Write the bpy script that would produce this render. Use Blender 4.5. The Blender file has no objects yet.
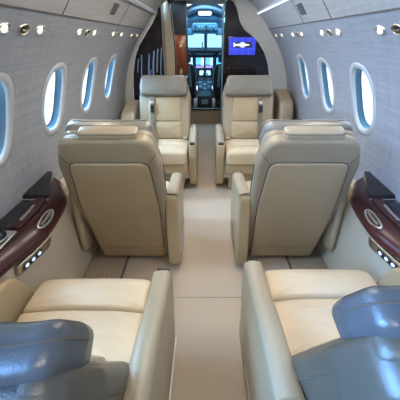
import bpy, bmesh, math, random
from mathutils import Vector, Matrix
random.seed(4)
C = bpy.context.scene.collection
S = bpy.context.scene
sin, cos, pi = math.sin, math.cos, math.pi
HC = 1.35            # camera height above the cabin floor

# ------------------------------------------------------------------ materials
def mat(name, col, rough=0.5, metal=0.0, spec=0.5, emit=None, es=0.0, coat=0.0, noise=None, bump=None, sheen=0.0):
    m = bpy.data.materials.new(name); m.use_nodes = True
    nt = m.node_tree; b = nt.nodes['Principled BSDF']
    b.inputs['Base Color'].default_value = (*col, 1); b.inputs['Roughness'].default_value = rough
    b.inputs['Metallic'].default_value = metal; b.inputs['Specular IOR Level'].default_value = spec
    b.inputs['Coat Weight'].default_value = coat; b.inputs['Coat Roughness'].default_value = 0.08
    b.inputs['Sheen Weight'].default_value = sheen
    if emit: b.inputs['Emission Color'].default_value = (*emit, 1); b.inputs['Emission Strength'].default_value = es
    tc = nt.nodes.new('ShaderNodeTexCoord')
    if noise:   # (scale, amount, stretch)
        sc, am, st = noise
        mp = nt.nodes.new('ShaderNodeMapping'); mp.inputs['Scale'].default_value = st
        nt.links.new(tc.outputs['Object'], mp.inputs[0])
        n = nt.nodes.new('ShaderNodeTexNoise'); n.inputs['Scale'].default_value = sc; n.inputs['Detail'].default_value = 5
        nt.links.new(mp.outputs[0], n.inputs['Vector'])
        r = nt.nodes.new('ShaderNodeValToRGB')
        r.color_ramp.elements[0].position = .3; r.color_ramp.elements[1].position = .7
        r.color_ramp.elements[0].color = (*[max(0, c*(1-am)) for c in col], 1)
        r.color_ramp.elements[1].color = (*[min(1, c*(1+am)) for c in col], 1)
        nt.links.new(n.outputs['Fac'], r.inputs[0]); nt.links.new(r.outputs[0], b.inputs['Base Color'])
    if bump:    # list of (scale, strength, stretch)
        prev = None
        for sc, stg, st in bump:
            mp = nt.nodes.new('ShaderNodeMapping'); mp.inputs['Scale'].default_value = st
            nt.links.new(tc.outputs['Object'], mp.inputs[0])
            n = nt.nodes.new('ShaderNodeTexNoise'); n.inputs['Scale'].default_value = sc; n.inputs['Detail'].default_value = 3
            nt.links.new(mp.outputs[0], n.inputs['Vector'])
            bp = nt.nodes.new('ShaderNodeBump'); bp.inputs['Strength'].default_value = stg; bp.inputs['Distance'].default_value = .01
            nt.links.new(n.outputs['Fac'], bp.inputs['Height'])
            if prev: nt.links.new(prev.outputs[0], bp.inputs['Normal'])
            prev = bp
        nt.links.new(prev.outputs[0], b.inputs['Normal'])
    return m

def linen(name, col, dark):
    m = bpy.data.materials.new(name); m.use_nodes = True
    nt = m.node_tree; b = nt.nodes['Principled BSDF']; b.inputs['Roughness'].default_value = .75
    b.inputs['Specular IOR Level'].default_value = .25
    tc = nt.nodes.new('ShaderNodeTexCoord'); outs = []
    for st in ((4, 4, 90), (4, 90, 4), (30, 30, 30)):
        mp = nt.nodes.new('ShaderNodeMapping'); mp.inputs['Scale'].default_value = st
        nt.links.new(tc.outputs['Object'], mp.inputs[0])
        n = nt.nodes.new('ShaderNodeTexNoise'); n.inputs['Scale'].default_value = 1.0; n.inputs['Detail'].default_value = 2
        nt.links.new(mp.outputs[0], n.inputs['Vector']); outs.append(n)
    a = nt.nodes.new('ShaderNodeMath'); a.operation = 'ADD'
    nt.links.new(outs[0].outputs['Fac'], a.inputs[0]); nt.links.new(outs[1].outputs['Fac'], a.inputs[1])
    r = nt.nodes.new('ShaderNodeValToRGB')
    r.color_ramp.elements[0].position = .36; r.color_ramp.elements[1].position = .66
    h = nt.nodes.new('ShaderNodeMath'); h.operation = 'MULTIPLY'; h.inputs[1].default_value = .5
    nt.links.new(a.outputs[0], h.inputs[0]); nt.links.new(h.outputs[0], r.inputs[0])
    r.color_ramp.elements[0].color = (*dark, 1); r.color_ramp.elements[1].color = (*col, 1)
    nt.links.new(r.outputs[0], b.inputs['Base Color'])
    bp = nt.nodes.new('ShaderNodeBump'); bp.inputs['Strength'].default_value = .25; bp.inputs['Distance'].default_value = .004
    nt.links.new(h.outputs[0], bp.inputs['Height']); nt.links.new(bp.outputs[0], b.inputs['Normal'])
    return m

LB = [(260, .10, (1, 1, 1)), (6, .22, (1, 1, 1))]
leather = mat('leather', (.42, .325, .20), .40, spec=.5, noise=(3, .07, (1, 1, 1)), bump=LB)
leather_seat = mat('leather_seat', (.62, .49, .33), .33, spec=.55, noise=(3, .06, (1, 1, 1)), bump=[(260, .08, (1, 1, 1)), (11, .75, (.7, 1.5, 1))])
leather_grey = mat('leather_grey', (.35, .285, .195), .36, spec=.5, noise=(3, .07, (1, 1, 1)), bump=LB)
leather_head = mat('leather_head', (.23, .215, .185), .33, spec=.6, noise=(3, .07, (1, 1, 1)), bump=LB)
leather_pad = mat('leather_pad', (.47, .39, .27), .36, spec=.5, noise=(3, .06, (1, 1, 1)), bump=LB)
seam = mat('seam', (.12, .10, .08), .7)
thread = mat('thread', (.52, .47, .38), .7)
plastic_tan = mat('plastic_tan', (.42, .36, .27), .5, noise=(5, .05, (1, 1, 1)))
cream = mat('cream_liner', (.64, .55, .415), .5, noise=(2, .05, (1, 1, 1)), bump=[(120, .05, (1, 1, 1))])
linen_l = linen('wall_linen', (.385, .395, .42), (.305, .312, .333))
ceil_m = linen('ceiling_linen', (.46, .45, .44), (.37, .36, .345))
trim_w = mat('window_trim', (.50, .52, .53), .38, noise=(2, .03, (1, 1, 1)))
reveal_m = mat('window_reveal', (.055, .125, .18), .35, noise=(4, .25, (1, 1, 1)))
gasket = mat('gasket', (.05, .08, .11), .4)
carpet = mat('carpet', (.50, .41, .32), .95, spec=.1, noise=(1.3, .06, (1, 1, 1)), bump=[(300, .5, (1, 1, 1))], sheen=.2)
carpet_d = mat('carpet_brown', (.40, .32, .23), .95, spec=.1, noise=(90, .25, (1, 1, 1)), bump=[(200, .6, (1, 1, 1))])
wood = mat('burgundy_wood', (.040, .010, .010), .28, spec=.3, coat=.18, noise=(4, .7, (1, .25, 3)))
wood_dark = mat('dark_wood', (.013, .008, .011), .14, spec=.4, coat=.25, noise=(4, .6, (5, 1, .5)))
wood_red = mat('red_wood', (.30, .065, .02), .25, coat=.6, noise=(5, .5, (4, 1, .4)))
black = mat('black_gloss', (.01, .012, .016), .18, noise=(3, .2, (1, 1, 1)))
black_m = mat('black_matte', (.018, .02, .025), .55, noise=(3, .2, (1, 1, 1)))
chrome = mat('brushed_metal', (.75, .73, .70), .28, 1.0, noise=(30, .1, (1, 1, 1)))
nickel = mat('satin_nickel', (.55, .50, .42), .35, 1.0, noise=(30, .1, (1, 1, 1)))
belt_m = mat('seat_belt', (.17, .15, .12), .7, noise=(200, .15, (1, 1, 1)))
lens_m = mat('lamp_lens', (1, .9, .7), .3, emit=(1, .86, .6), es=4)
strip_m = mat('cove_glow', (.8, .9, 1), .3, emit=(.72, .86, 1), es=1.6)
button_m = mat('button_glow', (.6, .7, 1), .3, emit=(.5, .65, 1), es=1.2)
grille_m = mat('speaker_mesh', (.10, .105, .12), .6, noise=(300, .5, (1, 1, 1)))
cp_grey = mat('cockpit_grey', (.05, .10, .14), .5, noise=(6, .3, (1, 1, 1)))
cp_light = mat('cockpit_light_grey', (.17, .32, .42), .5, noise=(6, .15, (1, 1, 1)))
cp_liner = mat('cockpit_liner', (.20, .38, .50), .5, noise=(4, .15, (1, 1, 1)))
scr_blue = mat('screen_blue', (.02, .03, .3), .3, emit=(.03, .05, .62), es=1.0)
scr_line = mat('screen_lines', (.1, .2, .8), .3, emit=(.12, .22, 1), es=.9)
scr_white = mat('screen_white', (.8, .85, .9), .3, emit=(.7, .75, .85), es=.8)
scr_dark = mat('screen_dark', (.02, .03, .04), .3, emit=(.03, .04, .08), es=.5)
scr_cyan = mat('display_cyan', (.1, .5, .8), .3, emit=(.15, .6, .95), es=1.3)
scr_pale = mat('display_pale', (.6, .8, 1), .3, emit=(.55, .8, 1), es=1.3)
scr_mag = mat('display_violet', (.4, .3, .8), .3, emit=(.4, .35, .95), es=1.0)
apron = mat('apron_ground', (.8, .82, .84), .9, noise=(.5, .1, (1, 1, 1)))
hangar = mat('hangar_grey', (.42, .47, .52), .8, noise=(.5, .1, (1, 1, 1)))

def glass_mat():
    m = bpy.data.materials.new('window_glass'); m.use_nodes = True; nt = m.node_tree
    nt.nodes.remove(nt.nodes['Principled BSDF']); out = nt.nodes['Material Output']
    t = nt.nodes.new('ShaderNodeBsdfTransparent'); t.inputs[0].default_value = (.93, .97, 1, 1)
    g = nt.nodes.new('ShaderNodeBsdfGlossy'); g.inputs['Roughness'].default_value = .03
    f = nt.nodes.new('ShaderNodeMath'); f.operation = 'MULTIPLY'; f.inputs[1].default_value = .25
    lw_ = nt.nodes.new('ShaderNodeLayerWeight'); lw_.inputs[0].default_value = .25
    nt.links.new(lw_.outputs['Facing'], f.inputs[0])
    x = nt.nodes.new('ShaderNodeMixShader')
    nt.links.new(f.outputs[0], x.inputs[0]); nt.links.new(t.outputs[0], x.inputs[1]); nt.links.new(g.outputs[0], x.inputs[2])
    nt.links.new(x.outputs[0], out.inputs[0]); return m
glass = glass_mat()
glass_tint = glass.copy(); glass_tint.name = 'windscreen_glass'
for n_ in glass_tint.node_tree.nodes:
    if n_.type == 'BSDF_TRANSPARENT': n_.inputs[0].default_value = (.20, .44, .55, 1)

# ------------------------------------------------------------------ mesh helpers
def obj(name, data, m, parent=None, smooth=True, ang=50, kind=None):
    vs, fs = data
    me = bpy.data.meshes.new(name); me.from_pydata([tuple(v) for v in vs], [], fs); me.validate()
    bm = bmesh.new(); bm.from_mesh(me)
    bmesh.ops.remove_doubles(bm, verts=bm.verts, dist=1e-5)
    bmesh.ops.recalc_face_normals(bm, faces=bm.faces); bm.to_mesh(me); bm.free()
    if smooth:
        for p in me.polygons: p.use_smooth = True
        try: me.set_sharp_from_angle(angle=math.radians(ang))
        except Exception: pass
    if isinstance(m, (list, tuple)):
        for q in m: me.materials.append(q)
    else: me.materials.append(m)
    o = bpy.data.objects.new(name, me); C.objects.link(o)
    if parent: o.parent = parent
    if kind: o['kind'] = kind
    return o
def tag(o, label, cat, group=None):
    o['label'] = label; o['category'] = cat
    if group: o['group'] = group
    return o
def thing(name, label, cat, loc=(0, 0, 0), rotz=0, group=None):
    o = bpy.data.objects.new(name, None); C.objects.link(o); o.empty_display_size = .1
    o.location = loc; o.rotation_euler = (0, 0, rotz); return tag(o, label, cat, group)
def dup(root, loc=None, rot=None, label=None):
    r = root.copy(); C.objects.link(r)
    if loc is not None: r.location = loc
    if rot is not None: r.rotation_euler = rot
    if label: r['label'] = label
    for ch in list(root.children):
        c = ch.copy(); C.objects.link(c); c.parent = r
        for g in ch.children:
            d = g.copy(); C.objects.link(d); d.parent = c
    return r
def join(*parts):
    V, F = [], []
    for v, f in parts:
        n = len(V); V += list(v); F += [tuple(i+n for i in q) for q in f]
    return V, F
def box(x0, x1, y0, y1, z0, z1, r=0.0, seg=3):
    bm = bmesh.new(); bmesh.ops.create_cube(bm, size=1)
    for v in bm.verts:
        v.co = Vector(((x0+x1)/2+v.co.x*(x1-x0), (y0+y1)/2+v.co.y*(y1-y0), (z0+z1)/2+v.co.z*(z1-z0)))
    if r > 0: bmesh.ops.bevel(bm, geom=list(bm.edges), offset=r, segments=seg, profile=.5, affect='EDGES')
    bm.verts.index_update()
    d = [v.co.copy() for v in bm.verts], [tuple(v.index for v in f.verts) for f in bm.faces]
    bm.free(); return d
def xf(d, M): return [M @ Vector(v) for v in d[0]], d[1]
def fillet(poly, rad, seg=6, dense=.03):
    """rounded polygon, ccw"""
    n = len(poly); out = []
    for i in range(n):
        p0, p1, p2 = Vector(poly[i-1]), Vector(poly[i]), Vector(poly[(i+1) % n])
        r = rad[i] if isinstance(rad, (list, tuple)) else rad
        a, b = (p0-p1), (p2-p1); la, lb = a.length, b.length; a.normalize(); b.normalize()
        th = a.angle(b)
        if r <= 0 or th > pi-.02: out.append(p1); continue
        t = min(r/math.tan(th/2), la*.49, lb*.49)
        q0, q2 = p1+a*t, p1+b*t
        for k in range(seg+1):
            u = k/seg
            out.append(q0*(1-u)**2+p1*2*u*(1-u)+q2*u*u)
    res = []
    for i in range(len(out)):
        p, q = out[i], out[(i+1) % len(out)]; L = (q-p).length
        if L < 1e-6: continue
        k = max(1, int(L/dense))
        for j in range(k): res.append(p+(q-p)*j/k)
    return res
def plate(outline, n0, n1, r=.02, frame=lambda u, w, n: (u, w, n), puff0=0, puff1=0, seg=5, inner=6):
    """soft slab: rounded edges of radius r, faces at n0 and n1 swelling by puff"""
    P = [Vector((p[0], p[1])) for p in outline]; N = len(P)
    area = sum(P[i].x*P[(i+1) % N].y-P[(i+1) % N].x*P[i].y for i in range(N))
    if area < 0: P.reverse()
    nr = []
    for i in range(N):
        e = (P[(i+1) % N]-P[i-1]); nr.append(Vector((-e.y, e.x)).normalized())
    c = sum(P, Vector((0, 0)))/N
    d = 1 if n1 > n0 else -1
    rings = []
    def face(nn, dd, pf, rev):
        rs = []
        base = [P[i]+nr[i]*r for i in range(N)]
        for k in range(inner):
            s = k/inner            # 0 centre ... 1 edge
            rs.append([(base[i].x*s+c.x*(1-s), base[i].y*s+c.y*(1-s), nn+dd*pf*(1-s*s)) for i in range(N)])
        return rs
    rings += face(n0, -d, puff0, False)
    for k in range(seg+1):
        a = k/seg*pi/2
        rings.append([(*(P[i]+nr[i]*r*(1-sin(a))), n0+d*r*(1-cos(a))) for i in range(N)])
    for k in range(seg+1):
        a = pi/2-k/seg*pi/2
        rings.append([(*(P[i]+nr[i]*r*(1-sin(a))), n1-d*r*(1-cos(a))) for i in range(N)])
    rings += list(reversed(face(n1, d, puff1, True)))
    V = [frame(*q) for R in rings for q in R]; F = []
    for k in range(len(rings)-1):
        for i in range(N):
            j = (i+1) % N
            F.append((k*N+i, k*N+j, (k+1)*N+j, (k+1)*N+i))
    return V, F
def tube(path, r, n=8, closed=False, caps=True):
    P = [Vector(p) for p in path]; V, F = [], []; M = len(P)
    up = None
    for i, p in enumerate(P):
        t = (P[(i+1) % M]-P[i-1]) if closed else (P[min(i+1, M-1)]-P[max(i-1, 0)])
        t.normalize()
        if up is None: up = t.orthogonal().normalized()
        up = (up-t*up.dot(t)).normalized(); s = t.cross(up)
        for k in range(n):
            a = 2*pi*k/n; V.append(p+(up*cos(a)+s*sin(a))*(r if not callable(r) else r(i/(M-1))))
    for i in range(M if closed else M-1):
        j = (i+1) % M
        for k in range(n):
            l = (k+1) % n; F.append((i*n+k, i*n+l, j*n+l, j*n+k))
    if not closed and caps: F.append(tuple(range(n))); F.append(tuple(range((M-1)*n, M*n)))
    return V, F
def ribbon(path, side, hw, th):
    """flat strap along path; side vector"""
    V, F = [], []; s = Vector(side)
    P = [Vector(p) for p in path]
    for i, p in enumerate(P):
        t = (P[min(i+1, len(P)-1)]-P[max(i-1, 0)]).normalized(); n = t.cross(s).normalized()
        V += [p-s*hw-n*th, p+s*hw-n*th, p+s*hw+n*th, p-s*hw+n*th]
    for i in range(len(P)-1):
        for k in range(4):
            l = (k+1) % 4; F.append((i*4+k, i*4+l, i*4+4+l, i*4+4+k))
    F.append((0, 1, 2, 3)); m = len(V)-4; F.append((m, m+1, m+2, m+3)); return V, F
def lathe(prof, n=24, M=None):
    V, F = [], []
    for r, z in prof:
        for k in range(n):
            a = 2*pi*k/n; V.append(Vector((max(r, 1e-4)*cos(a), max(r, 1e-4)*sin(a), z)))
    for i in range(len(prof)-1):
        for k in range(n):
            l = (k+1) % n; F.append((i*n+k, i*n+l, i*n+n+l, i*n+n+k))
    F.append(tuple(range(n))); F.append(tuple(range((len(prof)-1)*n, len(prof)*n)))
    if M is not None: V = [M @ v for v in V]
    return V, F
def sweep(path_fn, ts, sect):
    """grid of path_fn(t, s)"""
    V = [path_fn(t, s) for t in ts for s in sect]; m = len(sect); F = []
    for i in range(len(ts)-1):
        for k in range(m-1): F.append((i*m+k, i*m+k+1, (i+1)*m+k+1, (i+1)*m+k))
    return V, F

# ------------------------------------------------------------------ cabin profile
PROF = [(.80, 0), (.875, .2), (.92, .45), (.935, .65), (.915, .85), (.875, 1.03), (.815, 1.19), (.735, 1.33), (.64, 1.455), (.56, 1.56), (.47, 1.66), (.34, 1.735), (.17, 1.775), (0, 1.79)]
def catmull(P, n=14):
    out = []
    for i in range(len(P)-1):
        p0 = Vector(P[max(i-1, 0)]); p1 = Vector(P[i]); p2 = Vector(P[i+1]); p3 = Vector(P[min(i+2, len(P)-1)])
        for k in range(n):
            t = k/n
            out.append(.5*((2*p1)+(-p0+p2)*t+(2*p0-5*p1+4*p2-p3)*t*t+(-p0+3*p1-3*p2+p3)*t**3))
    out.append(Vector(P[-1])); return out
PC = catmull(PROF); SL = [0]
for i in range(1, len(PC)): SL.append(SL[-1]+(PC[i]-PC[i-1]).length)
def prof(s):
    s = max(0, min(SL[-1], s))
    lo, hi = 0, len(SL)-1
    while hi-lo > 1:
        m = (lo+hi)//2
        if SL[m] <= s: lo = m
        else: hi = m
    t = (s-SL[lo])/(SL[hi]-SL[lo]); return PC[lo].lerp(PC[hi], t)
def s_at(z):
    for i in range(len(PC)-1):
        if PC[i].y <= z <= PC[i+1].y: return SL[i]+(SL[i+1]-SL[i])*(z-PC[i].y)/max(1e-6, PC[i+1].y-PC[i].y)
def pn(s):
    t = (prof(s+.01)-prof(s-.01)).normalized(); return Vector((t.y, -t.x))   # outward
def W(side, s, y, d=0):   # point on wall; d = outward offset
    p = prof(s)+pn(s)*d; return Vector((side*p.x, y, p.y))

Y0, Y1 = -1.36, 3.70
WP = .56; WY = [1.765+WP*k for k in (-5, -4, -3, -2, -1, 0, 1, 2)]
SC = s_at(1.052); SW0, SW1 = SC-.27, SC+.24
S_SEAM = s_at(1.445); S_STRIP = s_at(1.60)
HW, HH = .116, .172
def sup(a, hw, hh, n=2.45):
    ca, sa = cos(a), sin(a)
    return (hw*math.copysign(abs(ca)**(2/n), ca), hh*math.copysign(abs(sa)**(2/n), sa))
MS = 10
def wall(side):
    V, F = [], []
    def add(d):
        n = len(V); V.extend(d[0]); F.extend([tuple(i+n for i in q) for q in d[1]])
    ys = [Y0] + []
    edges = [WY[0]-WP/2+WP*k for k in range(len(WY)+1)]
    yl = []
    for k in range(len(WY)):
        yl += [edges[k]+WP*j/MS for j in range(MS)]
    yl.append(edges[-1])
    tail = [edges[-1]+(Y1-edges[-1])*j/10 for j in range(1, 11)]
    full = yl+tail
    ss_low = [SW0*j/14 for j in range(15)]; ss_top = [SW1+(S_SEAM-SW1)*j/6 for j in range(7)]
    ss_mid = [SW0+(SW1-SW0)*j/MS for j in range(MS+1)]
    add(sweep(lambda y, s: W(side, s, y), full, ss_low))
    add(sweep(lambda y, s: W(side, s, y), full, ss_top))
    add(sweep(lambda y, s: W(side, s, y), [edges[-1]]+tail, ss_mid))
    for yc in WY:
        rect = []
        y0, y1 = yc-WP/2, yc+WP/2
        for j in range(MS): rect.append((y0+WP*j/MS, SW0))
        for j in range(MS): rect.append((y1, SW0+(SW1-SW0)*j/MS))
        for j in range(MS): rect.append((y1-WP*j/MS, SW1))
        for j in range(MS): rect.append((y0, SW1-(SW1-SW0)*j/MS))
        N = len(rect); hole = []
        for (a, b) in rect:
            an = math.atan2((b-SC)/.26, (a-yc)/.28); q = sup(an, HW, HH); hole.append((yc+q[0], SC+q[1]))
        K = 6; vs = []; fs = []
        for k in range(K+1):
            u = k/K
            for i in range(N):
                vs.append(W(side, hole[i][1]*(1-u)+rect[i][1]*u, hole[i][0]*(1-u)+rect[i][0]*u))
        for k in range(K):
            for i in range(N):
                j = (i+1) % N; fs.append((k*N+i, k*N+j, k*N+N+j, k*N+N+i))
        add((vs, fs))
    return V, F
obj('wall_left', wall(-1), linen_l, kind='structure')
obj('wall_right', wall(1), linen_l, kind='structure')
wn = 1
for side in (-1, 1):
    for yc in WY:
        N = 48; rings = []
        for (hw, hh, d) in ((HW+.034, HH+.034, .002), (HW+.032, HH+.032, -.004), (HW+.010, HH+.010, -.006), (HW, HH, -.001), (HW-.001, HH-.001, .008), (HW-.003, HH-.003, .012)):
            rings.append([W(side, SC+sup(2*pi*i/N, hw, hh)[1], yc+sup(2*pi*i/N, hw, hh)[0], d) for i in range(N)])
        V = [p for r in rings for p in r]; F = [(k*N+i, k*N+(i+1) % N, (k+1)*N+(i+1) % N, (k+1)*N+i) for k in range(len(rings)-1) for i in range(N)]
        w = obj('window_%d' % wn, (V, F), trim_w, kind='structure', ang=70)
        rings = []
        for (hw, hh, d) in ((HW-.003, HH-.003, .012), (HW-.005, HH-.005, .026), (HW-.003, HH-.003, .027), (HW-.006, HH-.006, .042), (HW-.012, HH-.012, .044)):
            rings.append([W(side, SC+sup(2*pi*i/N, hw, hh)[1], yc+sup(2*pi*i/N, hw, hh)[0], d) for i in range(N)])
        V = [p for r in rings for p in r]; F = [(k*N+i, k*N+(i+1) % N, (k+1)*N+(i+1) % N, (k+1)*N+i) for k in range(len(rings)-1) for i in range(N)]
        obj('reveal', (V, F), reveal_m, w, ang=40)
        cn = W(side, SC, yc, .043)
        V = [cn]+[W(side, SC+sup(2*pi*i/N, HW-.010, HH-.010)[1], yc+sup(2*pi*i/N, HW-.010, HH-.010)[0], .043) for i in range(N)]
        obj('pane', (V, [(0, i+1, (i+1) % N+1) for i in range(N)]), glass, w)
        wn += 1

# ceiling shell, seams, cove strips
ss = [S_SEAM+(SL[-1]-S_SEAM)*j/24 for j in range(25)]
ysl = [WY[0]-WP/2+(Y1-WY[0]+WP/2)*j/20 for j in range(21)]
cl = join(sweep(lambda y, s: W(-1, s, y), ysl, ss), sweep(lambda y, s: W(1, s, y), ysl, ss))
obj('ceiling', cl, ceil_m, kind='structure')
tn = 1
for side in (-1, 1):
    V, F = tube([W(side, S_SEAM, y, -.001) for y in ysl], .0035, 6)
    obj('trim_%d' % tn, (V, F), seam, kind='structure'); tn += 1
    for yy in (.55, 1.55, 2.55) if side < 0 else (.75, 1.85, 2.35):
        obj('trim_%d' % tn, tube([W(side, S_SEAM+(S_STRIP-S_SEAM)*j/8, yy, -.0005) for j in range(9)], .0025, 6), seam, kind='structure'); tn += 1
    # cove light rail
    o = thing('cove_light', 'long slim %s light strip running along the %s ceiling edge' % (('dim', 'left') if side < 0 else ('bright bluish', 'right')), 'light strip', (0, 0, 0))
    obj('rail', tube([W(side, S_STRIP, y, -.006) for y in ysl], .011, 10), trim_w, o)
    obj('diffuser', tube([W(side, S_STRIP-.012, y, -.013) for y in ysl], .006, 8), strip_m if side > 0 else trim_w, o)

# floor
fl = box(-.86, .86, Y0-.1, 5.6, -.06, 0)
obj('floor', fl, carpet, smooth=False, kind='structure')
obj('wall_aft', box(-.95, .95, Y0-.06, Y0-.01, 0, 1.8), cream, smooth=False, kind='structure')
for side in (-1, 1):
    s = 'left' if side < 0 else 'right'
    o = obj('seat_track_carpet', box(min(side*.56, side*.80), max(side*.56, side*.80), -.9, 3.62, .0, .012, .004), carpet_d)
    obj('edge_line', box(side*.553-.006, side*.553+.006, -.9, 3.62, 0, .013, .002), seam, o)
    tag(o, 'brown carpeted floor strip under the %s hand row of seats' % s, 'carpet')

obj('trim_%d' % tn, box(-.55, .55, 1.306, 1.311, -.01, .002), carpet_d, smooth=False, kind='structure'); tn += 1
# lower side liner + console
EDGE = [(-1.3, .80), (-.1, .80), (.5, .80), (.85, .785), (1.0, .752), (1.12, .730), (1.25, .738), (1.41, .765), (1.53, .82), (1.64, .885)]
EDGE_C = catmull(EDGE, 8)
def edge_x(y):
    for i in range(len(EDGE_C)-1):
        if EDGE_C[i].x <= y <= EDGE_C[i+1].x:
            t = (y-EDGE_C[i].x)/(EDGE_C[i+1].x-EDGE_C[i].x); return EDGE_C[i].y*(1-t)+EDGE_C[i+1].y*t
    return None
ZL = .63
def liner(side):
    ys = [-1.3+j*.04 for j in range(125)]
    zs = [0, .05, .15, .3, .38, .44, .49, .53, .55, .565]
    def f(y, z):
        e = (edge_x(y) or .89)+.010
        e2 = edge_x(y-2.0+.15) if y > 1.9 and y < 3.4 else None
        if y > 1.66: e = .855 if e2 is None else min(.855, e2+.02)
        u = z/.565
        base = .80
        x = base+(e-base)*(u**2.2)
        if e > .86: x = min(x, .86)
        return Vector((side*x, y, z))
    a = sweep(f, ys, zs)
    b = sweep(lambda y, t: Vector((side*(abs(f(y, .565).x)*(1-t)+.93*t), y, .565+.002*t)), ys, [0, 1])
    return join(a, b)
obj('trim_%d' % tn, liner(-1), cream, kind='structure', ang=60); tn += 1
obj('trim_%d' % tn, liner(1), cream, kind='structure', ang=60); tn += 1

def console(side):
    """side ledge beside the nearest seats; all geometry in world space around an empty"""
    s = 'left' if side < 0 else 'right'
    t = thing('side_console', 'glossy burgundy wood side ledge with cup holder under the %s windows' % s, 'side ledge', (side*.85, .9, ZL))
    off = Vector((-side*.85, -.9, -ZL))
    ys = [-.2+j*.0228 for j in range(82)]
    def X(y): return edge_x(min(y, 1.639))
    # rail: rounded front edge, top dipping to the wall
    sec = [(.004, -.066), (-.006, -.060), (-.010, -.052), (-.006, -.040), (.004, -.026), (.020, -.012), (.038, .0), (.052, .009), (.065, .014), (.09, .016), (.14, .016), (.20, .016)]
    def f(y, q):
        x = X(y)+q[0]; x = min(x, .925); return Vector((side*x, y, ZL+q[1]))+off
    obj('ledge', sweep(f, ys, sec), wood, t, ang=60)
    # black leather top inlay near wall
    def inl(y0, y1, a0, a1, z0, z1, r=.004):
        o = fillet([(a0(y0), y0), (a0((y0+y1)/2), (y0+y1)/2), (a0(y1), y1), (a1(y1), y1), (a1((y0+y1)/2), (y0+y1)/2), (a1(y0), y0)], [.012, 0, .012, .012, 0, .012], 4, .05)
        return plate(o, z0, z1, r, frame=lambda u, w, n: Vector((side*u, w, ZL+n))+off, seg=3, inner=2)
    obj('inlay', inl(1.07, 1.31, lambda y: X(y)+.120, lambda y: .925, .012, .020), black, t)
    obj('table_lid', inl(1.06, 1.36, lambda y: X(y)+.058, lambda y: X(y)+.112, .014, .024, .005), wood, t)
    obj('lid_badge', inl(1.12, 1.26, lambda y: X(y)+.088, lambda y: X(y)+.102, .022, .0262, .001), chrome, t)
    # raised book wedge near the aft of the window
    wd = [(1.33, .0), (1.345, .022), (1.62, .034), (1.62, 0)]
    V = []
    for xx in (.80, .93):
        for (y, z) in wd:
            V.append(Vector((side*max(xx, X(min(y, 1.639))+.03), y, ZL+.012+z))+off)
    obj('stowage_box', (V, [(0, 1, 2, 3), (4, 5, 6, 7), (0, 1, 5, 4), (1, 2, 6, 5), (2, 3, 7, 6), (3, 0, 4, 7)]), wood_dark, t, smooth=False)
    obj('box_edge', tube([V[0]+Vector((0, -.002, .004)), V[4]+Vector((0, -.002, .004))], .004, 6), chrome, t)
    # oval latch on the front face
    pts = []
    for k in range(28):
        a = 2*pi*k/28; y = 1.19+.078*cos(a); pts.append(Vector((side*(X(y)+.020+.014*sin(a)), y, ZL-.010+.011*sin(a)))+off)
    obj('latch', tube(pts, .005, 8, closed=True), chrome, t)
    obj('latch_pull', tube([Vector((side*(X(1.19+d)+.020), 1.19+d, ZL-.010))+off for d in (-.055, -.03, 0, .03, .055)], .007, 8), nickel, t)
    # cup holder
    cy = .975; cx = side*.856
    M = Matrix.Translation(Vector((cx, cy, ZL+.012))+off)
    obj('cup_holder_plate', inl(.89, 1.05, lambda y: .800, lambda y: .915, .012, .019, .003), chrome, t)
    c = obj('cup_holder', lathe([(.046, 0), (.050, .006), (.050, .030), (.046, .036), (.040, .034), (.037, .012), (.0, .010)], 28, M), black, t)
    obj('cup_rim', lathe([(.051, .016), (.053, .019), (.051, .022)], 28, M), chrome, c)
    # switch plate with three round buttons, on the liner under the ledge
    p0, p1 = (.985, 1.125)
    def sw(u, w, n):   # u along y, w up
        x = X(u)-.010-n; return Vector((side*(x+(ZL-w-.05)*.25), u, w))+off
    o = fillet([(.930, ZL-.128), (1.125, ZL-.113), (1.125, ZL-.058), (.930, ZL-.073)], .012, 4)
    sp = obj('switch_plate', plate(o, -.01, .008, .004, frame=sw, seg=3, inner=2), nickel, t)
    o = fillet([(.950, ZL-.116), (1.060, ZL-.107), (1.060, ZL-.075), (.950, ZL-.084)], .014, 4)
    obj('switch_strip', plate(o, 0, .011, .002, frame=sw, seg=3, inner=2), black, sp)
    for k in range(3):
        u0 = .970+.035*k; w0 = ZL-.0985+.0029*k
        pts = [(u0+.009*cos(2*pi*i/14), w0+.009*sin(2*pi*i/14)) for i in range(14)]
        obj('button', plate(pts, .008, .0135, .002, frame=sw, seg=2, inner=2), button_m, sp)
    # closing speckle strip of dark trim along the wall
    return t
console(-1); console(1)
def far_console(side):
    s = 'left' if side < 0 else 'right'
    t = thing('side_ledge', 'dark stepped side ledge by the furthest %s window' % s, 'side ledge', (side*.86, 2.6, ZL))
    of = Vector((-side*.86, -2.6, -ZL))
    def bx(a0, a1, y0, y1, z0, z1, r=.01):
        d = box(min(side*a0, side*a1), max(side*a0, side*a1), y0, y1, z0, z1, r); return [Vector(v)+of for v in d[0]], d[1]
    obj('ledge', bx(.80, .93, 1.95, 3.0, ZL-.05, ZL+.02, .012), wood, t)
    obj('inlay', bx(.84, .925, 2.35, 2.85, ZL+.012, ZL+.028, .004), black, t)
    for k in range(3): obj('step', bx(.83, .925, 2.86+.045*k, 2.88+.045*k, ZL+.01, ZL+.036, .004), chrome if k == 1 else wood_dark, t)
far_console(-1); far_console(1)
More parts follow.
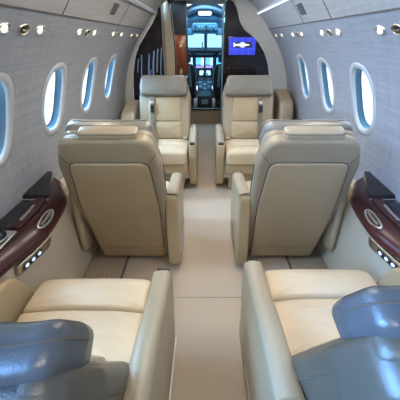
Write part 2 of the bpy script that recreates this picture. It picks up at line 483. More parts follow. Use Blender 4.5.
for side in (-1, 1):   # rounded armrest shaped ledge end next to the far seats
    s = 'left' if side < 0 else 'right'
    zt = .76 if side < 0 else .88
    o = fillet([(3.02, .40), (3.60, .40), (3.60, zt-.02), (3.40, zt), (3.10, zt-.08)], [.03, .03, .05, .12, .14], 8)
    a, b = (.735, .88)
    e = obj('side_pod', plate(o, a, b, .035, frame=lambda u, w, n: Vector((side*n, u, w)), seg=4), leather_grey if side > 0 else cream)
    tag(e, 'rounded padded side pod between the far %s seat and the wall' % s, 'side pod')

# ------------------------------------------------------------------ seats
TILT = math.radians(20)
def backframe(tilt, hy=-.14, ws=1.0):
    st, ct = sin(tilt), cos(tilt)
    def f(u, w, n):
        w *= ws      # n positive = toward the front of the seat
        return Vector((u, hy-w*st+n*ct, .42+w*ct+n*st))
    return f
LG, LL = leather_grey, leather
leather_shaded = mat('leather_shaded', (.105, .092, .068), .30, spec=.55, noise=(3, .07, (1, 1, 1)), bump=LB)  # darker copy of the seat leather, near-row shade put into its colour
head_shaded = mat('leather_shadow_grey', (.10, .105, .11), .27, spec=.6, noise=(3, .07, (1, 1, 1)), bump=LB)  # headrest leather with the dimness of the near row mixed into the colour
def make_seat(name, label, loc, rotz, inb, tilt=TILT, belt=True, hy=-.14, ws=1.0, pad=None, yaw=0, lg=None, ll=None, ab=-.14, hm=None, th=.072):
    sb = -.40 if ws <= 1 else -.355
    leather_grey = lg or LG; leather = ll or LL
    """inb = +1 when the aisle lies on local +x"""
    t = thing(name, label, 'seat', loc, rotz)
    b0 = backframe(tilt, hy, ws)
    Ry = Matrix.Rotation(yaw, 3, 'Z')
    def bf(u, w, n): v = b0(u, w, n); v.y -= hy; v = Ry @ v; v.y += hy; return v
    # pedestal and skirt
    obj('pedestal', join(box(-.20, .20, .03, .26, .0125, .17, .015), box(-.265, .265, .05, .29, .13, .33, .03)), plastic_tan, t)
    obj('seat_pan', plate(fillet([(-.245, .0), (.245, .0), (.245, .335), (-.245, .335)], [.03, .03, .05, .05]), .19, .36, .03, seg=4), leather, t)
    # cushion in two stitched panels, front one rolls over the edge
    def cf(u, w, n):
        drop = 0
        if w > .27: drop = (w-.27)**2*4.0
        side = (abs(u)/.24)**4*.010
        return Vector((u, w, n-drop-(side if n > .4 else 0)+.02*(w-.1)))
    obj('seat_cushion', plate(fillet([(-.238, hy+.09), (.238, hy+.09), (.241, .155), (.08, .163), (-.08, .163), (-.241, .155)], [.03, .03, .018, 0, 0, .018]), .33, .445, .022, frame=cf, puff1=.016, seg=5, inner=9), leather_seat, t)
    obj('thigh_pad', plate(fillet([(-.241, .157), (-.08, .165), (.08, .165), (.241, .157), (.238, .355), (-.238, .355)], [.018, 0, 0, .018, .05, .05]), .32, .447, .022, frame=cf, puff1=.010, seg=5, inner=9), leather_seat, t)
    # back: rear shell
    shp = [(-.215, sb), (.248, sb), (.252, -.05), (.262, .18), (.262, .38), (.222, .530), (-.222, .530), (-.266, .38), (-.272, .18), (-.245, -.10)]
    sh = fillet(shp if inb > 0 else [(-a, b) for a, b in reversed(shp)], [.05, .05, .1, .15, .12, .08, .08, .12, .15, .1], 8)
    obj('rear_shell', plate(sh, -.004, th, .024, frame=bf, puff0=.012, seg=6, inner=8), leather_grey, t)
    # front padding (body of the backrest, wraps wider)
    bd = fillet([(-.245, -.02), (.245, -.02), (.255, .16), (.256, .36), (.220, .530), (-.220, .530), (-.256, .36), (-.255, .16)],
                [.05, .05, .15, .12, .07, .07, .12, .15], 8)
    obj('backrest', plate(bd, .050, .125, .030, frame=bf, seg=6, inner=6), leather_grey, t)
    # stitched rear panel
    rp = fillet([(-.205-.01*(inb<0), -.285), (.205+.01*(inb>0), -.285), (.222, .08), (.200, .405), (-.200, .405), (-.222, .08)], [.012, .012, .1, .05, .05, .1], 8)
    p = obj('back_panel', plate(rp, .0, -.022, .010, frame=bf, puff1=.008, seg=5, inner=8), leather, t)
    obj('piping', tube([bf(q.x*1.012, q.y+(.002 if q.y > .3 else 0), -.0125) for q in rp], .0032, 6, closed=True), seam, p)
    lp = fillet([(-.200-.015*(inb<0), sb+.005), (.200+.015*(inb>0), sb+.005), (.205+.01*(inb>0), -.290), (-.205-.01*(inb<0), -.290)], [.03, .03, .012, .012], 6)
    obj('kick_panel', plate(lp, .0, -.018, .010, frame=bf, seg=4, inner=4), leather, t)
    # shoulder seams on the yoke
    for sx in (-1, 1):
        obj('shoulder_seam', tube([bf(sx*a_, b_, c_) for a_, b_, c_ in ((.200, .400, -.012), (.212, .414, -.011), (.223, .426, -.008), (.234, .438, -.002), (.243, .448, .008))], .0018, 6), seam, t)
        obj('side_seam', tube([bf(sx*(a_ if sx == inb else a_-.006*(k_ < 2)*4), b_, .062) for k_, (a_, b_) in enumerate(((.248, -.37), (.250, -.22), (.252, -.05), (.256, .05), (.260, .14), (.262, .24), (.261, .34)))], .004, 6), seam, t)
    # front pads
    up = fillet([(-.165, .155), (.165, .155), (.160, .375), (-.160, .375)], .025, 6)
    obj('upper_back_pad', plate(up, .105, .134, .014, frame=bf, puff1=.008, seg=5), leather, t)
    lo = fillet([(-.168, -.0), (.168, -.0), (.168, .152), (-.168, .152)], .025, 6)
    obj('lumbar_pad', plate(lo, .105, .138, .016, frame=bf, puff1=.012, seg=5), leather, t)
    # headrest: broad bolster with wings + folded pad on the top
    hb = fillet([(-.230, .375), (.230, .375), (.236, .45), (.218, .548), (-.218, .548), (-.236, .45)], [.03, .03, .05, .055, .055, .05], 8)
    def hf(u, w, n): return bf(u, w, n+.22*max(0, abs(u)-.13)**1.3*1.4)
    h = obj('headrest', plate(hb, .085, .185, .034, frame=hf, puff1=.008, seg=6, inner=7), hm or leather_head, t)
    obj('headrest_seam', tube([hf(q.x, q.y, .146) for q in sorted([q for q in hb if q.y > .44], key=lambda q: math.atan2(q.x, q.y-.40))], .0026, 6), seam, h)
    # folded pad lying over the top edge of the back
    px = pad or 0
    pd = fillet([(-.145+px, .01), (.145+px, .01), (.148+px, .085), (-.148+px, .085)], .03, 6)
    def pf(u, w, n):
        return bf(u, .530+n, .0+w)
    if pad is not None: d = obj('headrest_pad', plate(pd, -.012, .034, .018, frame=pf, puff1=.006, seg=5), leather_pad, t)
    if pad is not None: obj('pad_seam', tube([pf(q.x*.985, .0475+(q.y-.0475)*.97, .024) for q in pd], .002, 6, closed=True), seam, d)
    # armrests
    ai = fillet([(ab-.02, .05), (.27, .05), (.335, .38), (.325, .500), (.10, .520), (ab-.01, .565)], [.04, .08, .05, .035, .1, .04], 7)
    a = obj('armrest', plate(ai, inb*.252, inb*.326, .016, frame=lambda u, w, n: Vector((n, u, w)), seg=5, inner=3), leather, t)
    tp = [(inb*(.253), inb*(.325))]
    cap = []
    path = ([(-.30, .578)] if ab < -.2 else [])+[(-.14, .560), (-.02, .545), (.10, .524), (.22, .512), (.30, .504)]
    pc = catmull(path, 5)
    def cp(i, q):
        a0 = q; c = pc[i]
        return Vector((inb*(.289+.039*cos(a0)), c.x, c.y-.012+.022*sin(a0)))
    obj('arm_pad', join(sweep(lambda i, q: cp(int(i), q), list(range(len(pc))), [2*pi*k/20 for k in range(21)]),
        ([cp(len(pc)-1, 2*pi*k/20) for k in range(20)], [tuple(range(20))])), LG, a)
    obj('arm_latch', box(inb*.289-.026, inb*.289+.026, .300, .322, .486, .506, .006), black, a)
    obj('kick_strip', tube([(inb*.329, -.14, .15), (inb*.329, .06, .135), (inb*.329, .28, .125)], .004, 6), chrome, a)
    ao = fillet([(-.16, .16), (.22, .14), (.31, .36), (.22, .555), (.02, .62), (-.16, .60)], [.04, .1, .12, .10, .10, .04], 9)
    obj('outer_armrest', plate(ao, -inb*.252, -inb*.292, .019, frame=lambda u, w, n: Vector((n, u, w)), seg=5, inner=3), leather, t)
    if belt:
        sd = -inb*.118 if rotz > 1 else inb*.118
        sd = abs(sd)*(1 if loc[0] < 0 else -1)
        b = obj('seat_belt', ribbon([bf(sd, w, n) for (w, n) in ((.372, .148), (.33, .148), (.25, .150), (.16, .146), (.08, .156), (.02, .156))], (1, 0, 0), .021, .002), belt_m, t)
        obj('buckle', xf(box(-.021, .021, -.010, .008, -.034, .034, .006), Matrix.Translation(bf(sd, .262, .166)) @ Matrix.Rotation(tilt, 4, 'X')), black, b)
        obj('buckle_plate', xf(box(-.016, .016, -.006, .008, -.014, .014, .004), Matrix.Translation(bf(sd, .315, .162)) @ Matrix.Rotation(tilt, 4, 'X')), chrome, b)
        obj('seat_belt_end', ribbon([Vector((sd+.03*k*0, -.0+.045*k, .466-.002*k)) for k in range(3)], (1, 0, 0), .018, .002), belt_m, t)
        obj('lap_buckle', box(inb*.20-.02, inb*.20+.02, -.02, .03, .462, .474, .005), chrome, t)
    return t
make_seat('cabin_seat', 'nearest left seat, forward facing, its dark headrest in the bottom left corner', (-.485, .66, 0), 0, 1, math.radians(34), False, -.185, .88, lg=leather_shaded, ab=-.30, hm=head_shaded, th=.118)
make_seat('cabin_seat', 'nearest right seat, forward facing, its back reflecting blue daylight', (.475, .72, 0), 0, -1, math.radians(29), False, -.19, .93, yaw=math.radians(10), lg=leather_shaded, ab=-.30, hm=head_shaded, th=.118)
make_seat('cabin_seat', 'left seat of the middle row seen from behind, beige back panel', (-.505, 1.69, 0), 0, 1, math.radians(17), False, pad=.02)
make_seat('cabin_seat', 'right seat of the middle row seen from behind, with pad over its top', (.505, 1.69, 0), 0, -1, math.radians(17), False, pad=.0)
make_seat('cabin_seat', 'far left seat facing the camera in front of the dark curved cabinet', (-.42, 3.02, 0), pi, -1, math.radians(15), True, ws=1.10)
make_seat('cabin_seat', 'far right seat facing the camera below the wall screen', (.42, 3.02, 0), pi, 1, math.radians(15), True, ws=1.10)

# ------------------------------------------------------------------ reading lights, vents, speakers
SLT = s_at(1.385)
def oriented(side, s, y, lift=.0):
    p = W(side, s, y, lift); n2 = pn(s); n = Vector((-side*n2.x, 0, -n2.y))   # inward
    zax = n; yax = Vector((0, 1, 0)); xax = yax.cross(zax)
    return Matrix.Translation(p) @ Matrix((xax, yax, zax)).transposed().to_4x4()
def eul(M): return M.to_euler()
place = {-1: 'left', 1: 'right'}
order = ['nearest', 'second', 'third', 'fourth', 'fifth']
def light_proto():
    t = thing('reading_light', '', 'light', group='oval reading lights along the side panels')
    ell = lambda d: ([Vector((v.x*.60, v.y*1.0, v.z)) for v in d[0]], d[1])
    obj('bezel', ell(lathe([(.038, -.004), (.038, .003), (.033, .007), (.027, .006), (.023, .001), (.022, -.003)], 28)), chrome, t)
    obj('lens', ell(lathe([(.0, .0035), (.012, .0035), (.019, .001), (.022, -.003)], 24)), lens_m, t); return t
def vent_proto():
    t = thing('air_vent', '', 'air vent', group='dark oval air vents between reading lights')
    ell = lambda d: ([Vector((v.x*.60, v.y*1.0, v.z)) for v in d[0]], d[1])
    obj('bezel', ell(lathe([(.038, -.004), (.038, .003), (.034, .006), (.031, .004), (.030, -.003)], 28)), nickel, t)
    obj('nozzle', ell(lathe([(.0, .010), (.010, .010), (.013, .004), (.026, .004), (.030, .0)], 24)), black, t)
    obj('vane', box(-.003, .003, -.024, .024, .006, .011, .001), nickel, t); return t
first_l = first_v = None
for side in (-1, 1):
    for k in range(5):
        yc = (.60, 1.29, 1.98, 2.66, 3.30)[k]
        for j, dy in enumerate((-.125, 0, .125)):
            M = oriented(side, SLT, yc+dy)
            if j == 1:
                lab = 'dark air vent in the %s light cluster of the %s wall' % (order[k], place[side])
                if not first_v: first_v = vent_proto(); first_v['label'] = lab; first_v.matrix_world = M
                else: dup(first_v, M.to_translation(), eul(M), lab)
            else:
                lab = '%s reading light of the %s cluster on the %s wall' % ('nearer' if j == 0 else 'further', order[k], place[side])
                if not first_l: first_l = light_proto(); first_l['label'] = lab; first_l.matrix_world = M
                else: dup(first_l, M.to_translation(), eul(M), lab)
SS = s_at(1.52)
for side in (-1, 1):
    M = oriented(side, SS, 2.25)
    t = thing('speaker_grille', 'small dark square speaker grille in the %s ceiling panel' % place[side], 'speaker')
    t.matrix_world = M
    obj('mesh', box(-.032, .032, -.045, .045, -.002, .003, .002), grille_m, t)
    obj('frame', join(box(-.036, .036, -.050, -.045, -.002, .005), box(-.036, .036, .045, .050, -.002, .005), box(-.036, -.031, -.05, .05, -.002, .005), box(.031, .036, -.05, .05, -.002, .005)), seam, t)

# ------------------------------------------------------------------ forward bulkhead
YB = Y1
def bulk_outline(side, shrink=0):
    pts = []
    for k in range(40):
        s = SL[-1]*k/39; p = prof(s); pts.append((side*(p.x+.02), p.y+.01))
    return pts
def prism(poly, y0, y1):
    n = len(poly); V = [Vector((p[0], y0, p[1])) for p in poly]+[Vector((p[0], y1, p[1])) for p in poly]
    F = [tuple(range(n)), tuple(range(n, 2*n))]+[(i, (i+1) % n, n+(i+1) % n, n+i) for i in range(n)]
    return V, F
OL, OR = -.475, .185         # opening
OT = 1.735
# cream bulkhead surround
# outlines of the dark cabinets (x, z) at the bulkhead plane
LD = [(.50, .0), (.82, .0), (.845, .40), (.85, .70), (.835, .95), (.80, 1.13), (.745, 1.27), (.66, 1.39), (.575, 1.50), (.515, 1.60), (.488, 1.70), (.475, 1.74)]
RD = [(.185, .0), (.72, .0), (.735, .40), (.735, .75), (.715, 1.0), (.665, 1.17), (.585, 1.30), (.49, 1.385), (.41, 1.44), (.355, 1.52), (.32, 1.62), (.28, 1.69), (.225, 1.71), (.195, 1.68)]
trim_b = mat('bulkhead_trim', (.55, .53, .49), .45, noise=(2, .04, (1, 1, 1)))
def surround(side, dark, inner):
    """cream band from the dark panel outline to the cabin skin"""
    D = catmull(dark[1:], 6); n = len(D); V = []; F = []
    tot = s_at(1.775)
    for i, p in enumerate(D):
        q = prof(tot*i/(n-1))
        zz = p.y
        for u, dy in ((0, .0), (.12, -.028), (.3, -.03), (1, -.10)):
            V.append(Vector((side*(p.x*(1-u)+(q.x+.01)*u), YB+dy, p.y*(1-u)+q.y*u)))
    for i in range(n-1):
        for k in range(3): F.append((i*4+k, i*4+k+1, i*4+5+k, i*4+4+k))
    return V, F
obj('trim_%d' % tn, surround(-1, LD, .475), trim_b, kind='structure', ang=60); tn += 1
obj('trim_%d' % tn, surround(1, RD, .185), trim_b, kind='structure', ang=60); tn += 1
def dense(P): return [(p.x, p.y) for p in catmull(P, 5)]
lw = thing('forward_cabinet', 'dark glossy curved cabinet with slim vertical highlights behind far left seat', 'cabinet', (-.65, YB+.05, 0))
def loc(d, o): return [Vector(v)-Vector(o) for v in d[0]], d[1]
o3 = (-.65, YB+.05, 0)
LDp = [(-p[0], p[1]) for p in ([(.48, 0)]+dense(LD[1:]))]
obj('body', loc(prism(LDp, YB+.005, YB+.30), o3), wood_dark, lw, smooth=False)
highlight_m = mat('blue_highlight', (.25, .38, .62), .15, emit=(.15, .25, .5), es=.03, coat=.5)  # bluish vertical highlights of the glossy cabinet, added as thin strips
for k, (x, z0, z1, w) in enumerate(((-.775, 1.02, 1.16, .006), (-.74, .84, 1.20, .006), (-.655, .92, 1.21, .008), (-.645, .90, 1.05, .005), (-.60, .98, 1.24, .009), (-.555, 1.02, 1.26, .007), (-.515, .98, 1.27, .005))):
    obj('highlight_strip', loc(ribbon([Vector((x, YB-.004, z0)), Vector((x+.010, YB-.010, (z0+z1)/2)), Vector((x+.026, YB-.004, z1))], (1, 0, 0), w, .004), o3), highlight_m, lw)
rw = thing('screen_bulkhead', 'dark burgundy curved bulkhead panel carrying the blue screen', 'partition', (.45, YB+.05, 0))
o4 = (.45, YB+.05, 0)
RDp = [(.185, 0)]+dense(RD[1:])
obj('body', loc(prism(RDp, YB+.005, YB+.12), o4), wood_dark, rw, smooth=False)
for (x0, x1, z0, z1) in ((.23, .68, .86, .865), (.23, .68, 1.06, 1.065), (.455, .46, .55, 1.06)):
    obj('joint', loc(box(x0, x1, YB-.001, YB+.01, z0, z1), o4), mat('joint_%d' % int(x0*100), (.05, .03, .035), .3), rw)
obj('knob', loc(box(.30, .34, YB-.012, YB+.006, .97, .985, .004), o4), chrome, rw)
obj('edge_strip', loc(box(.178, .188, YB-.006, YB+.13, .0, 1.68, .003), o4), cp_light, rw)
# wall screen
sx0, sx1, sz0, sz1 = .245, .535, 1.200, 1.370
sc = thing('wall_screen', 'blue flat screen showing a small white aircraft map on right bulkhead', 'screen', ((sx0+sx1)/2, YB, (sz0+sz1)/2))
o5 = ((sx0+sx1)/2, YB, (sz0+sz1)/2)
obj('frame', loc(box(sx0-.012, sx1+.012, YB-.022, YB+.006, sz0-.012, sz1+.012, .005), o5), black, sc)
obj('display', loc(box(sx0, sx1, YB-.024, YB-.020, sz0, sz1), o5), scr_blue, sc, smooth=False)
g = []
for k in range(1, 4): g.append(box(sx0+(sx1-sx0)*k/4-.001, sx0+(sx1-sx0)*k/4+.001, YB-.0255, YB-.024, sz0, sz1))
for k in range(1, 3): g.append(box(sx0, sx1, YB-.0255, YB-.024, sz0+(sz1-sz0)*k/3-.001, sz0+(sz1-sz0)*k/3+.001))
obj('grid_lines', loc(join(*g), o5), scr_line, sc, smooth=False)
ccx = (sx0+sx1)/2-.005; ccz = sz0+.098
obj('map_band', loc(box(sx0+.05, sx1-.045, YB-.027, YB-.0255, ccz-.028, ccz+.028), o5), scr_dark, sc, smooth=False)
el = [(ccx+.085*cos(a), ccz+.012*sin(a)) for a in [2*pi*i/24 for i in range(24)]]
wg = [(ccx-.02, ccz-.024), (ccx+.03, ccz-.024), (ccx+.02, ccz), (ccx+.03, ccz+.024), (ccx-.02, ccz+.024), (ccx, ccz)]
obj('aircraft_symbol', loc(join(prism(el, YB-.029, YB-.027), prism(wg, YB-.0292, YB-.0272), box(ccx-.09, ccx-.075, YB-.029, YB-.027, ccz-.02, ccz+.02)), o5), scr_white, sc, smooth=False)

# ------------------------------------------------------------------ vestibule
obj('wall_entry_left', join(box(-.60, -.56, YB+.3, 5.6, 0, 1.75)), cream, smooth=False, kind='structure')
obj('wall_entry_right', box(.42, .46, YB+.12, 5.6, 0, 1.75), wood_dark, smooth=False, kind='structure')
obj('ceiling_entry', box(-.60, .46, YB+.06, 5.2, 1.80, 1.86), cream, smooth=False, kind='structure')
# header over the opening up to the ceiling skin
obj('wall_header', box(-.47, .22, YB+.0, YB+.06, 1.745, 1.80, .004), cream, smooth=False, kind='structure')
cb = thing('entry_panel', 'tall beige upright panel left of the cockpit passage', 'panel', (-.46, 4.15, 0))
obj('post', loc(plate(fillet([(-.56, 0), (-.375, 0), (-.375, 1.30), (-.405, 1.60), (-.43, 1.80), (-.56, 1.80)], [0, 0, .1, .1, 0, 0], 6), 4.02, 4.18, .012, frame=lambda u, w, n: Vector((u, n, w)), seg=3, inner=2), (-.46, 4.15, 0)), cream, cb)
obj('edge_trim', loc(tube([(-.372, 4.02, .1), (-.372, 4.02, 1.30), (-.402, 4.02, 1.60), (-.425, 4.02, 1.79)], .006, 8), (-.46, 4.15, 0)), wood_dark, cb)
gl = thing('galley_cabinet', 'reddish wood galley cabinet with shelf beside the cockpit entrance', 'cabinet', (-.36, 4.85, 0))
og = (-.36, 4.85, 0)
obj('carcass', loc(join(box(-.56, -.265, 4.72, 4.98, 0, .86), box(-.56, -.545, 4.72, 4.98, .86, 1.42), box(-.56, -.265, 4.96, 4.98, .86, 1.42), box(-.56, -.265, 4.72, 4.98, 1.40, 1.80)), og), black_m, gl, smooth=False)
obj('door', loc(box(-.535, -.272, 4.71, 4.722, 1.03, 1.40, .004), og), wood_red, gl)
obj('niche', loc(box(-.535, -.272, 4.90, 4.955, .88, 1.03), og), wood_red, gl)
obj('counter', loc(box(-.54, -.268, 4.70, 4.98, .85, .87, .004), og), chrome, gl)
pot = tag(obj('coffee_pot', lathe([(.0, 0), (.032, 0), (.038, .02), (.038, .07), (.024, .09), (.026, .11), (.0, .112)], 20, Matrix.Translation((-.355, 4.78, .87))), nickel), 'small metal pot standing on the galley counter', 'pot')
for sd, nm in ((-1, 'left'), (1, 'right')):
    x0, x1 = ((-.58, -.285) if sd < 0 else (.262, .58))
    obj('wall_cockpit_%s' % nm, box(x0, x1, 5.50, 5.56, 0, 1.82, .006), black_m, kind='structure')
obj('trim_%d' % tn, box(-.30, .28, 5.50, 5.60, 0, .25, .006), carpet_d, kind='structure'); tn += 1
obj('trim_%d' % tn, box(-.30, .28, 5.485, 5.50, .238, .262, .004), black, kind='structure'); tn += 1

# ------------------------------------------------------------------ cockpit
def arch(y, hw, zt, zb, n=24, xc=-.01):
    return [Vector((xc+hw*cos(a), y, zb+(zt-zb)*sin(a)**.8 if sin(a) > 0 else zb)) for a in [pi*i/n for i in range(n+1)]]
obj('floor_cockpit', box(-.75, .75, 5.6, 7.6, .15, .22), black_m, smooth=False, kind='structure')
# roof arch from sill height up
ys5 = [(5.56, .62, 1.86), (6.1, .62, 1.84), (6.55, .60, 1.74), (6.9, .58, 1.56)]
V, F = [], []
for (y, hw, zt) in ys5: V += arch(y, hw, zt, 1.20)
for i in range(len(ys5)-1):
    for k in range(24): F.append((i*25+k, i*25+k+1, i*25+26+k, i*25+25+k))
obj('ceiling_cockpit', (V, F), cp_liner, kind='structure')
for sd, nm in ((-1, 'left'), (1, 'right')):
    obj('wall_cockpit_side_%s' % nm, box(min(sd*.62, sd*.68)-.01, max(sd*.62, sd*.68)-.01, 5.5, 7.3, .2, 1.22), cp_grey, smooth=False, kind='structure')
# windscreen: two framed panes
ws = thing('windscreen', 'bright two-pane cockpit windscreen with dark centre post', 'windscreen', (-.01, 7.1, 1.3))
ow = (-.01, 7.1, 1.3)
def bar(a, b, r=.02): return tube([a, b], r, 6)
TZ, BZ = 1.47, 1.18
obj('frame', loc(join(bar((-.62, 6.9, TZ), (.60, 6.9, TZ), .022), bar((-.62, 7.25, BZ), (.60, 7.25, BZ), .02), bar((.01, 6.9, TZ), (.01, 7.25, BZ), .034), bar((-.42, 6.9, TZ), (-.50, 7.25, BZ), .022), bar((.40, 6.9, TZ), (.48, 7.25, BZ), .022), bar((-.06, 7.02, 1.30), (-.06, 7.06, 1.2), .012)), ow), cp_light, ws)
for x0, x1 in ((-.40, -.02), (.03, .40)):
    obj('pane', loc(([Vector((x0, 6.9, TZ)), Vector((x1, 6.9, TZ)), Vector((x1*1.1, 7.25, BZ)), Vector((x0*1.1, 7.25, BZ))], [(0, 1, 2, 3)]), ow), glass_tint, ws)
ip = thing('instrument_panel', 'dark cockpit instrument panel with bright cyan displays', 'instrument panel', (-.01, 6.9, .8))
oi = (-.01, 6.9, .8)
obj('housing', loc(join(box(-.60, .60, 6.90, 7.2, .55, 1.12, .02)), oi), cp_grey, ip)
obj('glareshield', loc(plate(fillet([(-.60, 6.84), (-.35, 6.74), (.33, 6.74), (.60, 6.84), (.60, 7.25), (-.60, 7.25)], [.03, .1, .1, .03, .02, .02], 6), 1.11, 1.165, .02, seg=3, inner=2), oi), black_m, ip)
gp = obj('guidance_panel', loc(box(-.20, .18, 6.755, 6.80, 1.065, 1.115, .006), oi), cp_grey, ip)
for k in range(8): obj('selector_knob', loc(lathe([(.009, 0), (.009, .015), (.006, .018), (0, .018)], 10, Matrix.Translation((-.17+.045*k, 6.755, 1.09)) @ Matrix.Rotation(pi/2, 4, 'X')), oi), cp_light, gp)
for (x0, x1, z0, z1) in ((-.205, -.015, .81, 1.03), (-.005, .17, .81, 1.03), (-.50, -.25, .81, 1.03), (.22, .47, .81, 1.03)):
    b = obj('display', loc(box(x0, x1, 6.882, 6.905, z0, z1, .006), oi), black, ip)
    w_, h_ = x1-x0, z1-z0
    obj('map_page', loc(box(x0+.012, x0+w_*.58, 6.878, 6.884, z0+h_*.35, z1-.012), oi), scr_cyan, b, smooth=False)
    obj('data_page', loc(box(x0+w_*.60, x1-.012, 6.878, 6.884, z0+h_*.30, z1-.012), oi), scr_pale, b, smooth=False)
    obj('data_bar', loc(box(x0+.012, x1-.012, 6.878, 6.884, z0+.012, z0+h_*.28), oi), scr_mag, b, smooth=False)
for x0 in (-.125, .02):
    b = obj('standby_display', loc(box(x0-.01, x0+.105, 6.86, 6.90, .665, .79, .005), oi), black, ip)
    obj('data_page', loc(box(x0+.006, x0+.09, 6.855, 6.862, .685, .775), oi), scr_pale, b, smooth=False)
pe = thing('centre_pedestal', 'dark cockpit centre pedestal with levers and keypads', 'pedestal', (-.01, 6.2, .22))
op = (-.01, 6.2, .22)
side_prof = [(5.85, .22), (6.85, .22), (6.85, .65), (6.55, .62), (6.05, .50), (5.88, .42)]
obj('body', loc(plate(fillet(side_prof, [.02, 0, 0, .05, .04, .04], 5), -.15, .13, .015, frame=lambda u, w, n: Vector((n, u, w)), seg=3, inner=2), op), black_m, pe)
for i in range(4):
    for k in range(3):
        y = 6.10+.11*i; z = .516+.0255*i*1.0
        obj('keypad', loc(xf(box(-.034, .034, -.04, .04, 0, .012, .004), Matrix.Translation((-.095+.085*k, y, z)) @ Matrix.Rotation(math.radians(13), 4, 'X')), op), cp_light if (i+k) % 2 else cp_grey, pe)
for x in (-.04, -.01, .02, .05):
    obj('lever', loc(join(tube([(x, 6.62, .62), (x, 6.60, .70), (x, 6.56, .74)], .006, 6), box(x-.012, x+.012, 6.54, 6.57, .725, .755, .005)), op), cp_light, pe)
obj('end_plate', loc(box(-.07, .05, 5.84, 5.852, .28, .36, .004), op), cp_light, pe)
def pilot_seat(x, lab):
    t = thing('pilot_seat', lab, 'seat', (x, 6.02, .22), group=None)
    bo = fillet([(-.20, .20), (.20, .20), (.19, .60), (.13, .74), (-.13, .74), (-.19, .60)], [.04, .04, .1, .06, .06, .1], 6)
    obj('backrest', plate(bo, -.02, .07, .025, frame=lambda u, w, n: Vector((u, n-.10*(w-.2), w)), seg=4), black_m, t)
    obj('headrest', plate(fillet([(-.11, .76), (.11, .76), (.11, .92), (-.11, .92)], .04, 6), -.06, .03, .025, frame=lambda u, w, n: Vector((u, n-.08, w)), seg=4), black_m, t)
    for sx in (-1, 1): obj('headrest_post', tube([(sx*.05, -.08, .70), (sx*.05, -.09, .79)], .008, 8), chrome, t)
    obj('seat_cushion', box(-.21, .21, .0, .48, .13, .24, .03), black_m, t)
    obj('base', box(-.14, .14, .05, .40, 0, .14, .02), cp_grey, t)
    for sx in (-1, 1):
        obj('armrest', box(sx*.225-.025, sx*.225+.025, -.02, .32, .36, .41, .018), cp_grey, t)
        obj('shoulder_strap', ribbon([Vector((sx*.08, -.135, .72)), Vector((sx*.09, -.11, .55)), Vector((sx*.1, -.085, .35))], (1, 0, 0), .022, .003), cp_light, t)
    obj('side_frame', join(tube([(-.19, -.05, .18), (-.20, -.10, .5), (-.19, -.125, .66)], .012, 8), tube([(.19, -.05, .18), (.20, -.10, .5), (.19, -.125, .66)], .012, 8)), cp_light, t)
    return t
pilot_seat(-.37, 'left black pilot seat in the cockpit with pale harness straps')
pilot_seat(.34, 'right black pilot seat in the cockpit with pale harness straps')
oh = thing('overhead_panel', 'dark overhead switch panel between the windscreen and the cockpit roof', 'switch panel', (-.01, 6.5, 1.62))
oo = (-.01, 6.5, 1.62)
obj('housing', loc(plate(fillet([(-.28, 1.475), (.26, 1.475), (.21, 1.62), (-.23, 1.62)], .04, 6), 6.45, 6.62, .02, frame=lambda u, w, n: Vector((u, n, w)), seg=3, inner=2), oo), cp_grey, oh)
for i in range(2):
    for k in range(6): obj('switch', loc(box(-.20+.066*k, -.165+.066*k, 6.438, 6.452, 1.50+.05*i, 1.522+.05*i, .003), oo), cp_light if (i*k) % 3 else black, oh)
for x in (-.33, .30):
    obj('sun_visor', loc(plate(fillet([(x-.10, 1.42), (x+.10, 1.42), (x+.10, 1.54), (x-.10, 1.54)], .02, 5), 6.66, 6.68, .006, frame=lambda u, w, n: Vector((u, n, w)), seg=2, inner=2), oo), cp_light, oh)
fr = thing('roof_frame', 'pale blue arched roof frame over the cockpit entrance', 'frame', (-.01, 5.62, 1.2))
of5 = (-.01, 5.62, 1.2)
for (y, hw, zt, nm) in ((5.64, .50, 1.80, 'arch'), (6.15, .46, 1.76, 'arch')):
    obj(nm, loc(tube([(-.01+hw*cos(a), y, 1.2+(zt-1.2)*max(0, sin(a))**.6) for a in [pi*i/30 for i in range(31)]], .028, 8), of5), cp_light, fr)
dl = thing('dome_light', 'bright white dome light in the cockpit roof', 'light', (-.01, 6.0, 1.74))
obj('housing', plate(fillet([(-.13, -.05), (.13, -.05), (.13, .05), (-.13, .05)], .03, 6), -.02, .0, .008, frame=lambda u, w, n: Vector((u, n, w)), seg=3, inner=2), cp_light, dl)
obj('diffuser', plate(fillet([(-.11, -.03), (.11, -.03), (.11, .03), (-.11, .03)], .025, 6), -.026, -.018, .003, frame=lambda u, w, n: Vector((u, n, w)), seg=2, inner=2), mat('dome_glow', (1, 1, 1), .3, emit=(.85, .97, 1), es=2.2), dl)
ex = tag(obj('ceiling_camera', lathe([(0, 0), (.03, 0), (.03, .012), (.02, .02), (0, .03)], 16, Matrix.Translation((-.37, YB-.03, 1.70)) @ Matrix.Rotation(pi/2, 4, 'X')), black), 'small dark round sensor at the top of the left opening edge', 'sensor')

# ------------------------------------------------------------------ outside
obj('ground', ([Vector((-80, -60, -1.2)), Vector((80, -60, -1.2)), Vector((80, 90, -1.2)), Vector((-80, 90, -1.2))], [(0, 1, 2, 3)]), apron, smooth=False, kind='structure')

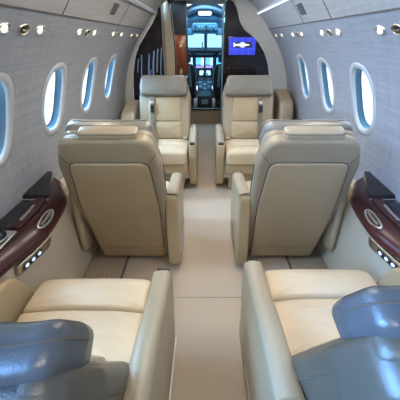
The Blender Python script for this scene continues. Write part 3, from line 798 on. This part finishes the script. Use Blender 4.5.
# ------------------------------------------------------------------ light
def area(name, loc, tgt, sx, sy, power, col, spread=180):
    l = bpy.data.lights.new(name, 'AREA'); l.shape = 'RECTANGLE'; l.size = sx; l.size_y = sy; l.energy = power; l.color = col
    l.spread = math.radians(spread)
    o = bpy.data.objects.new(name, l); C.objects.link(o); o.location = loc
    d = Vector(tgt)-Vector(loc); o.rotation_euler = d.to_track_quat('-Z', 'Y').to_euler(); return o
def spot(name, loc, tgt, power, col, ang=60, r=.03):
    l = bpy.data.lights.new(name, 'SPOT'); l.energy = power; l.color = col; l.spot_size = math.radians(ang); l.spot_blend = .8; l.shadow_soft_size = r
    o = bpy.data.objects.new(name, l); C.objects.link(o); o.location = loc
    d = Vector(tgt)-Vector(loc); o.rotation_euler = d.to_track_quat('-Z', 'Y').to_euler(); return o
warm = (1, .86, .66)
# ceiling wash lamps along the headliner
for y in (1.25, 2.1, 3.0):
    area('ceiling_lamp', (0, y, 1.76), (0, y, 0), .30, .7, (5 if y > 2.5 else 7.5), (1, .90, .76))
# cool daylight entering by the side windows
for y in WY[1:]:
    pass
area('daylight_left', (-2.6, 2.3, 2.6), (.3, 2.1, .9), 3.6, 1.6, 1050, (.36, .66, 1))
area('daylight_right', (2.6, 2.3, 2.6), (-.3, 2.1, .9), 3.6, 1.6, 150, (.7, .86, 1))
area('aft_cool_fill', (-.66, -.30, 1.25), (.60, .35, .85), .5, .6, 12, (.18, .45, 1), 80)  # blue lamp added inside the cabin to colour the near seat backs
area('aft_warm_fill', (0, -.75, 1.72), (0, 1.6, .55), .5, .3, 5, (1, .90, .74), 120)  # unseen warm fill added to brighten the middle seat backs
area('cool_wall_fill', (-.60, 1.7, 1.44), (.86, 1.7, 1.12), 3.0, .05, 14, (.30, .58, 1), 110)  # thin blue lamp added inside the cabin, tints the right wall
# warm reading lamps over each seat
for (x, y) in ((-.46, .95), (.47, 1.0), (-.50, 1.75), (.50, 1.75), (-.42, 2.85), (.42, 2.85)):
    sg = 1 if x > 0 else -1
    spot('reading_spot', (sg*.66, y-.05, 1.37), (x*.95, y, .45), (4 if y > 2.5 else 10), warm, 75)
area('cockpit_glow', (-.01, 6.3, 1.66), (-.01, 6.2, 0), .7, .6, 16, (.25, .68, 1))
area('entry_lamp', (-.05, 4.6, 1.76), (-.05, 4.6, 0), .3, .3, 5, (.9, .9, .9))

# world
w = bpy.data.worlds.new('sky'); S.world = w; w.use_nodes = True; nt = w.node_tree
bg = nt.nodes['Background']; tc = nt.nodes.new('ShaderNodeTexCoord'); sp = nt.nodes.new('ShaderNodeSeparateXYZ'); r = nt.nodes.new('ShaderNodeValToRGB')
nt.links.new(tc.outputs['Generated'], sp.inputs[0]); nt.links.new(sp.outputs['Z'], r.inputs[0]); nt.links.new(r.outputs[0], bg.inputs[0])
r.color_ramp.elements[0].position = 0; r.color_ramp.elements[0].color = (.95, .98, 1, 1)
r.color_ramp.elements[1].position = .7; r.color_ramp.elements[1].color = (.45, .70, 1, 1)
bg.inputs[1].default_value = 3.0

# camera
cam = bpy.data.cameras.new('camera'); co = bpy.data.objects.new('camera', cam); C.objects.link(co)
cam.sensor_width = 36; cam.lens = 302/400*36; cam.shift_x = -.010; cam.clip_start = .02
co.location = (-.025, 0, HC); co.rotation_euler = (math.radians(90-28), 0, 0)
S.camera = co
S.view_settings.view_transform = 'Standard'; S.view_settings.look = 'None'
